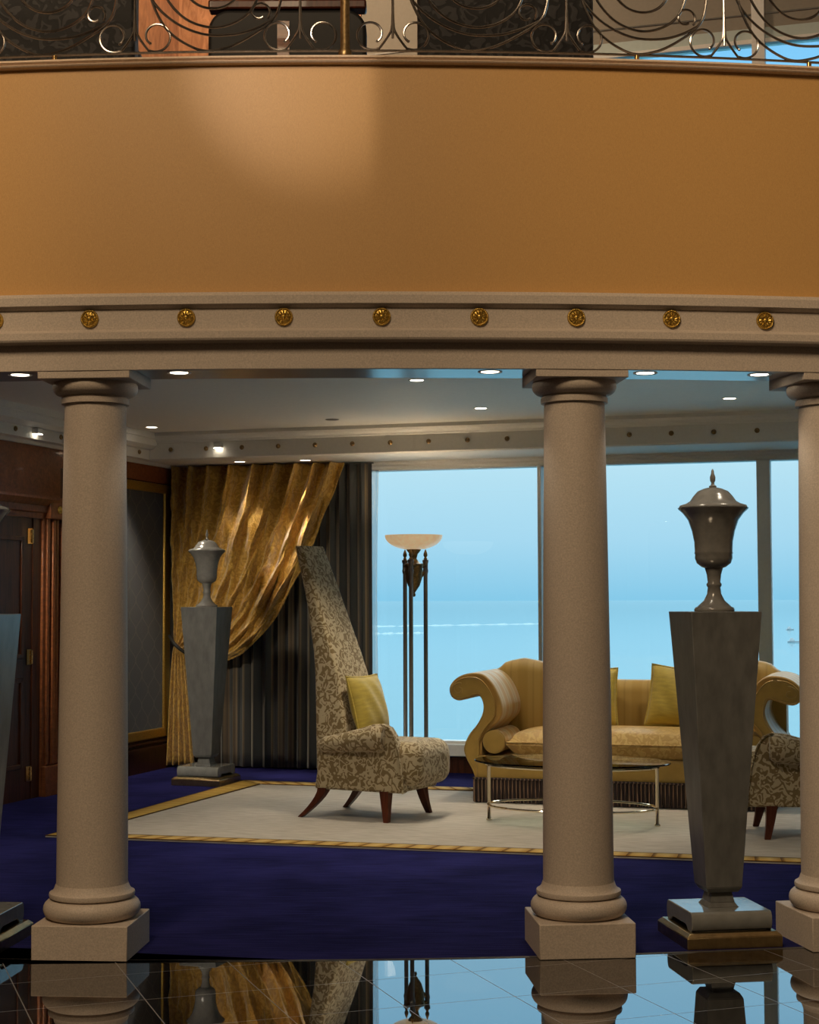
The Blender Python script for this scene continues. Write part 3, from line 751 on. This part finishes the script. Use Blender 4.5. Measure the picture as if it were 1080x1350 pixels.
# tassel fringe
mb = MB()
def fringe(p, q, n):
    for i in range(n):
        t = (i+.5)/n; x = p[0]+(q[0]-p[0])*t; y = p[1]+(q[1]-p[1])*t
        sw = .003*sin(i*1.7)
        mb.tube([(x, y, .178), (x, y, .12), (x+sw, y+sw, .06), (x+sw*1.5, y+sw, .004)], [.006, .0075, .0082, .0085], 5)
fringe((-1.115, -.455), (1.115, -.455), 150); fringe((-1.115, -.455), (-1.115, .42), 46); fringe((1.115, -.455), (1.115, .42), 46)
fr_ = mb.build('fringe', M['fringe'], so); fr_['kind'] = 'stuff'; tag(fr_, 'dark brown tassel fringe')
MB().box(-1.108, 1.108, -.445, .42, .02, .172).build('skirt', M['black'], so)
MB().tube([(-1.12, .42, .18), (-1.12, -.46, .18), (1.12, -.46, .18), (1.12, .42, .18)], .009, 6).build('fringe_braid', M['fringe'], so)

def sofa_pt(x, y, z): 
    p = RM(SA + x, SB - y, z + .016); return p
for sg, lb in ((-1, 'striped gold bolster lying against the left arm of the sofa'), (1, 'striped gold bolster against the right arm of the sofa')):
    bo = thing('bolster', lb, 'bolster', sofa_pt(sg*.966, -.13, .452), -TH, 'sofa bolsters')
    n_ = 24; rings = []
    for y, r_ in [(-.29, .03), (-.285, .07), (-.27, .084), (-.25, .088), (.25, .088), (.27, .084), (.285, .05)]:
        rings.append([(r_*cos(2*pi*j/n_), y, r_*sin(2*pi*j/n_)) for j in range(n_)])
    MB().loft(rings).build('bolster_roll', M['sofa_arm'], bo, angle=60)
    MB().lathe([(.0001, 0), (.084, 0), (.084, .006), (.06, .012), (.0001, .014)], 24).build('end_cap', M['sofa'], bo)
    bo.children[-1].location = (0, -.286, 0); bo.children[-1].rotation_euler = (pi/2, 0, 0)
    MB().tube([(.085*cos(2*pi*j/n_), -.272, .085*sin(2*pi*j/n_)) for j in range(n_)], .006, 6, True).build('piping', M['sofa'], bo)
pillow('cushion', 'yellow cushion leaning on the sofa back, partly behind the dark pedestal', 'cushion', .48, .48, .16, M['yellow'], sofa_pt(.345, .05, .54), (R(-14), R(6), -TH), 'yellow cushions')
pillow('cushion', 'yellow cushion on the sofa, almost hidden behind the middle column', 'cushion', .46, .46, .16, M['yellow'], sofa_pt(-.33, .06, .54), (R(-14), R(-2), -TH), 'yellow cushions')

# ------------------------------------------------------------------ coffee table
ct = room_empty('coffee_table', 'oval glass coffee table with pale gold metal frame in front of the sofa', 'table', 4.39, 3.05, .016)
ea, eb = .68, .435
def ell(sa_, sb_, z, n=72): return [(sa_*cos(2*pi*i/n), sb_*sin(2*pi*i/n), z) for i in range(n)]
MB().lathe([(.0001, .413), (.675, .413), (.68, .417), (.68, .422), (.675, .426), (.0001, .426)], 72, sy=eb/ea).build('glass_top', M['table_glass'], ct)
MB().tube(ell(.60, .37, .396), .0085, 8, True).build('top_ring', M['chrome'], ct)
MB().tube(ell(.585, .36, .115), .008, 8, True).build('stretcher_ring', M['chrome'], ct)
for x, y in ((-.585, 0), (.585, 0), (0, -.36), (0, .36)):
    lg = MB().lathe([(.02, 0), (.021, .006), (.014, .012), (.0125, .02), (.0125, .39), (.016, .398), (.016, .412), (.0001, .413)], 16, x, y).build('leg', M['chrome'], ct)

# ------------------------------------------------------------------ floor lamp (torchere)
lp = room_empty('floor_lamp', 'tall brass torchere with three poles and a glowing alabaster bowl', 'lamp', 2.60, .86, .004, rz=0)
Z1 = 1.80
for k_ in range(3):
    t = R(33) + 2*pi*k_/3; x, y = .104*cos(t), .104*sin(t)
    MB().lathe([(.024, .10), (.024, .13), (.018, .14), (.018, Z1-.04), (.022, Z1-.03), (.025, Z1-.01), (.021, Z1+.0), (.021, Z1+.05), (.026, Z1+.06), (.026, Z1+.08), (.018, Z1+.085)], 20, x, y).build('pole', M['steel'], lp, angle=50)
    MB().lathe([(.012, Z1+.08), (.017, Z1+.09), (.009, Z1+.10), (.018, Z1+.118), (.016, Z1+.135), (.005, Z1+.165), (0, Z1+.172)], 16, x, y).build('finial', M['antique'], lp, angle=50)
    ux, uy = cos(t), sin(t)
    MB().tube([(x, y, .12), (x+.05*ux, y+.05*uy, .075), (x+.11*ux, y+.11*uy, .05), (x+.15*ux, y+.15*uy, .02)], [.02, .026, .026, .02], 8).build('foot', M['antique'], lp)
    t2 = t + 2*pi/3; x2, y2 = .104*cos(t2), .104*sin(t2)
    MB().tube([(x, y, Z1+.03), (x2, y2, Z1+.03)], .02, 8).build('collar_bar', M['antique'], lp)
    sw = [(x+(x2-x)*f*.94+(.03*(x2-x)), y+(y2-y)*f*.94+(.03*(y2-y)), Z1-.015-.06*sin(pi*f)) for f in [i/10 for i in range(11)]]
    MB().tube(sw, .012, 8).build('garland', M['antique'], lp)
MB().lathe([(.17, 0), (.17, .03), (.15, .04), (.14, .06), (.13, .07), (.13, .1), (.1, .115), (.02, .12)], 6).build('base', M['antique'], lp)
MB().lathe([(0, Z1-.235), (.012, Z1-.23), (.016, Z1-.215), (.010, Z1-.2), (.02, Z1-.185), (.05, Z1-.14), (.07, Z1-.08), (.076, Z1-.03), (.074, Z1+.01), (.082, Z1+.02), (.082, Z1+.045), (.05, Z1+.055), (.025, Z1+.09), (.035, Z1+.13), (.06, Z1+.16), (.062, Z1+.17), (.02, Z1+.172)], 32).build('urn_finial', M['antique'], lp, angle=50)
bowl = [(.05, Z1+.168)] + [(.05+.195*math.sin(pi/2*i/12), Z1+.168+.118*(1-math.cos(pi/2*i/12))**.9) for i in range(1, 13)]
bi = [(r_-.006, z+.006) for r_, z in reversed(bowl)]
MB().lathe(bowl + [(.246, Z1+.29)] + bi[1:], 56).build('lamp_bowl', M['alabaster'], lp, angle=60)
MB().lathe([(.0001, Z1+.205), (.07, Z1+.205), (.075, Z1+.215), (.05, Z1+.24), (.0001, Z1+.25)], 24).build('bulb', M['bulb_lamp'], lp)

# ------------------------------------------------------------------ curtains
dc = room_empty('dark_curtain', 'dark striped floor length curtain hanging behind the gold swag', 'curtain')
def dfn(u, v):
    a = .42 + 1.56*u; z = .02 + 2.77*v
    ph_ = u*2*pi*15 + .9*sin(u*9)
    am = .058*(1-.35*v) * (.7+.3*sin(u*23+1))
    return RL(a + .010*sin(ph_*2), .13 + am*sin(ph_) + .01*sin(u*5+v*2), z)
MB().grid(dfn, 360, 20, uv=True).build('curtain_cloth', M['dark_curtain'], dc, angle=80, solid=.003)
MB().tube([RL(.05, .13, 2.785), RL(2.0, .13, 2.785)], .008, 8).build('curtain_track', M['dark_grey'], dc)
sh_ = room_empty('sheer_curtain', 'thin white sheer strip hanging at the window edge beside the dark curtain', 'curtain')
MB().grid(lambda u, v: RL(1.97 + (.075-.02*sin(3*v))*u, .10 + .012*sin(u*9), .27+2.45*v), 10, 24).build('sheer_cloth', M['sheer'], sh_, angle=80)

gc = room_empty('gold_swag_curtain', 'gold silk damask curtain swept left in a deep swag', 'curtain')
def bez(p, t):
    s_ = 1-t
    return [s_**3*p[0][i] + 3*s_*s_*t*p[1][i] + 3*s_*t*t*p[2][i] + t**3*p[3][i] for i in (0, 1)]
def gfn(u, v):
    # u : across the heading, v : down to the tie-back
    p0 = (.05+1.70*u, 2.79)
    p3 = (.10+.09*u, 1.13-.06*u)
    p1 = (.05+1.50*u - .1*u*u, 2.3 - .45*u)
    p2 = (.06+.92*u, 1.75-1.10*u)
    a, z = bez((p0, p1, p2, p3), v)
    z -= .10*sin(pi*v)*u*(1-u)*1.2
    env = (.22 + .78*(1-v)**1.6)
    ph_ = u*2*pi*8.6 + 1.2*sin(u*7.0)
    f = sin(ph_) ; f = math.copysign(abs(f)**.75, f)
    dep = .072*f*env + .022*sin(ph_*2.3+3*v+1)*env
    # crumpled diagonal creases of the swags between the pleats
    cr = .060*(.5+.5*sin(27*v - 4.2*abs(cos(ph_/2)) + 6*u))**2*sin(pi*min(1, v*1.2+.05))*(.5+.5*u) + .006*sin(60*v+17*u+3*sin(19*u))
    bl_ = .12*sin(pi*v)*u
    return RL(a + .03*cos(ph_)*env*(1-v), .26 + dep + cr + bl_, z)
MB().grid(gfn, 220, 90).build('swag', M['gold_silk'], gc, angle=85, solid=.004)
def tfn(u, v):
    wd = .07 + .15*v**.7
    a = .135 - wd*.62 + wd*1.25*u + .03*v
    ph_ = u*2*pi*4.5
    return RL(a, .26 + (.02+.03*v)*sin(ph_), 1.12 - 1.09*v)
MB().grid(tfn, 80, 24).build('tail', M['gold_silk'], gc, angle=85, solid=.004)
tb = [RL(.05 + .20*t, .27+.07*sin(pi*t), 1.22-.18*t + .0*t) for t in [i/12 for i in range(13)]]
MB().tube(tb, .016, 8).build('tieback', M['black'], gc)
MB().tube([tuple(Vector(gfn(1, i/40)) + Vector((0, -.004, 0))) for i in range(41)], .010, 6).build('edge_cord', M['gold_silk'], gc)

# ------------------------------------------------------------------ ceiling lights
LIGHTS = 'recessed downlights in the lounge ceiling'
def downlight(p, label, power=0, target=None, ang=R(80), group=LIGHTS, r=.045, rz=0):
    d = thing('downlight', label, 'ceiling light', p, rz, group)
    MB().lathe([(r, .0), (r+.014, -.003), (r+.016, .002), (r, .004)], 28).build('trim_ring', M['white'], d)
    MB().lathe([(.0001, -.001), (r, -.001), (r, .004), (.0001, .004)], 28).build('lens', M['bulb'], d)
    if power:
        spot('downlight_beam', (p[0], p[1], p[2]-.02), target or (p[0], p[1], 0), power, (1, .86, .67), ang, .7, .04)
    return d
downlight(RM(3.45, 3.577, 3.038), 'downlight in the lounge ceiling nearest the beam, left of the middle column', 130)
downlight(RM(3.45, 1.845, 3.038), 'smaller downlight deeper in the lounge ceiling, left of the middle column', 112)
downlight(RM(5.371, 1.861, 3.038), 'downlight in the lounge ceiling above the dark pedestal urn', 112)
downlight(RM(.405, 1.395, 3.038), 'downlight in the lounge ceiling just right of the left column', 90)
for a_, w_ in ((.45, 'left'), (2.6, 'middle'), (5.0, 'right')):
    spot('lounge_fill_spot', RM(a_, 5.5, 3.02), RM(a_, 4.6, 0), 80, (1, .86, .67), R(115), .8, .05)  # added unseen fill spots, no fixtures, to brighten the furniture fronts
downlight(RM(.848, .5, 2.798), 'left downlight in the cornice soffit above the gold swag', 22, RM(.80, .25, 1.0), R(60))
downlight(RM(1.466, .46, 2.798), 'right downlight in the cornice soffit above the gold swag', 110, RM(1.2, .40, 1.4), R(35))
for th_, lb in ((-.0985, 'downlight under the beam at the left edge of the photo'), (-.0458, 'downlight under the beam just right of the left column'),
               (.0554, 'downlight under the beam left of the middle column'), (.1067, 'downlight under the beam right of the middle column'), (.1455, 'downlight under the beam above the dark pedestal')):
    downlight(ARC(th_, 13.80, 2.5685), lb, 5, None, R(90), 'downlights under the stone beam', .04)
for (a, b_), lb in (((.80, .90), 'small box wall washer light on the cornice above the gold swag'), ):
    wlt = room_empty('wall_washer', lb, 'ceiling light', a, .852, 2.905)
    MB().box(-.035, .035, -.05, 0, -.012, .035).build('housing', M['white'], wlt, bevel=.004)
    MB().box(-.032, .032, -.052, -.002, -.018, -.0125).build('lens', M['bulb'], wlt)
wlt = room_empty('wall_washer', 'small box wall washer light on the left cornice above the door', 'ceiling light', .121, 2.87, 2.86)
MB().box(0, .05, -.035, .035, -.012, .03).build('housing', M['white'], wlt, bevel=.004)
MB().box(.0, .052, -.032, .032, -.018, -.0125).build('lens', M['bulb'], wlt)
dv = room_empty('ceiling_speaker', 'dark round speaker grille set in the lounge ceiling, unlit', 'speaker', 2.078, 1.455, 3.038)
MB().lathe([(.0001, -.003), (.05, -.003), (.058, 0), (.058, .003), (.0001, .003)], 24).build('grille', M['dark_grey'], dv)

# wall socket under the window
sk = room_empty('wall_socket', 'dark square socket plate on the skirting under the window', 'socket', 2.60, .036, .045)
MB().box(-.038, .038, -.008, 0, -.028, .048).build('plate', M['dark_grey'], sk, bevel=.003)
MB().lathe([(.018, 0), (.017, .006), (.012, .008), (0, .008)], 16).build('outlet', M['white'], sk)
sk.children[-1].location = (0, -.008, .01); sk.children[-1].rotation_euler = (pi/2, 0, 0)

# ------------------------------------------------------------------ gallery furniture and railing
wood_wall = room_empty('wall_gallery', kind='structure')
MB().box(-.0, 1.85, -.02, .0, 3.9, 10).build('panelling', M['upper_wood'], wood_wall)
def gallery_chair(X0, X1, Y, mat, label, ztop=4.95, rad=.0, rz=0):
    w_ = (X1-X0)/2; c = thing('gallery_armchair', label, 'armchair', ((X0+X1)/2, Y, 3.892), rz, 'dark armchairs behind the railing')
    h = ztop-3.892
    pts = [(-w_, .08), (w_, .08)] + [(w_-rad+rad*cos(t), h-rad+rad*sin(t)) for t in [i/8*pi/2 for i in range(9)]] + [(-w_+rad-rad*sin(t), h-rad+rad*cos(t)) for t in [i/8*pi/2 for i in range(9)]]
    MB().prism(pts, lambda x, z: (x, 0, z), lambda x, z: (x, .14, z)).build('backrest', mat, c, bevel=.02, seg=3)
    MB().box(-w_+.02, w_-.02, .14, .75, .08, .45).build('seat', mat, c, bevel=.03, seg=3)
    for s in (-1, 1):
        MB().box(s*w_-.06-.06*s, s*w_+.06-.06*s, .14, .72, .08, .62).build('armrest', mat, c, bevel=.03, seg=3)
        for y in (.06, .68): MB().frustum(.018, 0, .028, .085, s*(w_-.07), y).build('leg', M['leg_wood'], c)
    return c
gallery_chair(-2.45, -1.44, 8.5, M['black_damask'], 'black damask armchair behind the railing at the upper left', 4.98, .06)
gc2 = gallery_chair(-1.06, -.22, 8.55, M['black'], 'plain black chair back behind the railing left of the brass post', 4.68, .11)
MB().box(-.052, .012, -.012, 0, .0, .72).build('centre_stile', M['mahogany_lit'], gc2)
MB().box(-.42, .42, -.006, .10, .79, .84).build('top_rail', M['leg_wood'], gc2, bevel=.01)
gallery_chair(.05, .98, 8.5, M['black_damask'], 'black damask armchair behind the railing right of the brass post', 4.98, .03)

RR = 13.88; ZR = 4.003
def RP(s_, z, dr_=0): return ARC(s_/RR, RR+dr_, z)
rl = thing('balcony_railing', 'wrought metal railing of scrolls and loops on the balcony edge', 'railing', (0, 0, 0))
def rail_tube(name, pts, r_, mat='iron', n=8):
    return MB().tube([RP(*p) for p in pts], r_, n).build(name, M[mat], rl)
def spiral(cx_, cz_, r0, a0, turns, sg=1, n=26, shrink=.62, tail=None):
    pts = []
    for i in range(n+1):
        t = i/n; r_ = r0*(1-shrink*t**1.6); a = a0 + sg*2*pi*turns*t
        pts.append((cx_ + r_*cos(a), cz_ + r_*sin(a)))
    return pts
S0, S1 = -2.6, 3.7
rail_tube('bottom_rail', [(S0+(S1-S0)*i/80, ZR) for i in range(81)], .006)
rail_tube('handrail', [(S0+(S1-S0)*i/80, 4.95) for i in range(81)], .025, 'brass', 12)
for s_ in (-1.194, 1.438, 2.25): 
    MB().lathe([(.011, 3.932), (.011, 4.0)], 12, *RP(s_, 0).xy).build('rail_foot', M['brass'], rl)
def post(s_):
    p = RP(s_, 0)
    MB().lathe([(.027, 3.933), (.027, 3.95), (.022, 3.956), (.029, 3.97), (.031, 3.985), (.029, 4.0), (.021, 4.012), (.021, 4.93), (.022, 4.945), (.022, 4.97), (0, 4.99)], 24, p.x, p.y).build('post', M['antique'], rl, angle=50)
post(.119); post(-2.0)
def stem_scrolls(s_):
    rail_tube('stem', [(s_, 4.06), (s_, 4.5), (s_, 4.94)], .006)
    for sg in (-1, 1):
        # C scroll : leaves the stem, runs down round and curls back up inside
        c0 = (s_ + sg*.096, 4.076)
        pts = [(s_ + sg*.001, 4.20), (s_ + sg*.003, 4.13), (s_ + sg*.012, 4.085), (s_ + sg*.034, 4.04)]
        sp2 = spiral(c0[0], c0[1], .069, (-pi/2-.6) if sg > 0 else (-pi/2+.6), .98, sg, 30, .42)
        rail_tube('scroll', [(p.x, p.y) for p in smooth_poly(pts[:3] + sp2, 3, False)], .0055)
        e = sp2[-1]; MB().lathe([(0, -.007), (.006, -.004), (.007, 0), (.006, .004), (0, .007)], 8).build('scroll_bead', M['iron'], rl).location = RP(*e)
def loops(s0, s1):
    L_ = s1-s0; nd = (s1-.125, 4.145)
    a1 = [(s0+.05, 4.36), (s0+.085, 4.22), (s0+.16, 4.095), (s0+.30, 4.012), (s0+.42, 4.02), (s0+.53, 4.07), nd, (s1-.09, 4.22), (s1-.075, 4.36)]
    a2 = [(s0+.02, 4.42), (s0+.07, 4.26), (s0+.17, 4.15), (s0+.31, 4.085), (s0+.45, 4.08), (s0+.55, 4.105), nd]
    a3 = [(s0+.10, 4.42), (s0+.13, 4.28), (s0+.22, 4.165), (s0+.34, 4.115), (s0+.45, 4.13), (s0+.535, 4.19), (s0+.575, 4.29), (s0+.585, 4.42)]
    a4 = [(s0+.17, 4.44), (s0+.20, 4.32), (s0+.28, 4.225), (s0+.37, 4.20), (s0+.45, 4.23), (s0+.50, 4.31), (s0+.51, 4.42)]
    for k_ in (a1, a2, a3, a4):
        k2 = [(s0 + (x-s0)*L_/.76 if x < s1-.13 else x, z) for x, z in k_]
        rail_tube('loop', [(p.x, p.y) for p in smooth_poly(k2, 8, False)], .0062)
    sp2 = spiral(nd[0]-.055, nd[1]+.035, .045, -.7, .95, 1, 26, .45)
    rail_tube('scroll', sp2, .0055)
    # upper half, mirrored, carries up to the handrail
    for k_ in (a2, a4):
        k2 = [(s0 + (x-s0)*L_/.76 if x < s1-.13 else x, 8.94-z) for x, z in k_]
        rail_tube('loop', [(p.x, p.y) for p in smooth_poly(k2, 6, False)], .0062)
stems = [-1.587, -.827, -.082, .333, 1.117, 1.847, 2.60, 3.36]
for s_ in stems: stem_scrolls(s_)
for s0, s1 in ((-1.587, -.827), (-.827, -.082), (.333, 1.117), (1.117, 1.847), (1.847, 2.60), (2.60, 3.36)): loops(s0, s1)
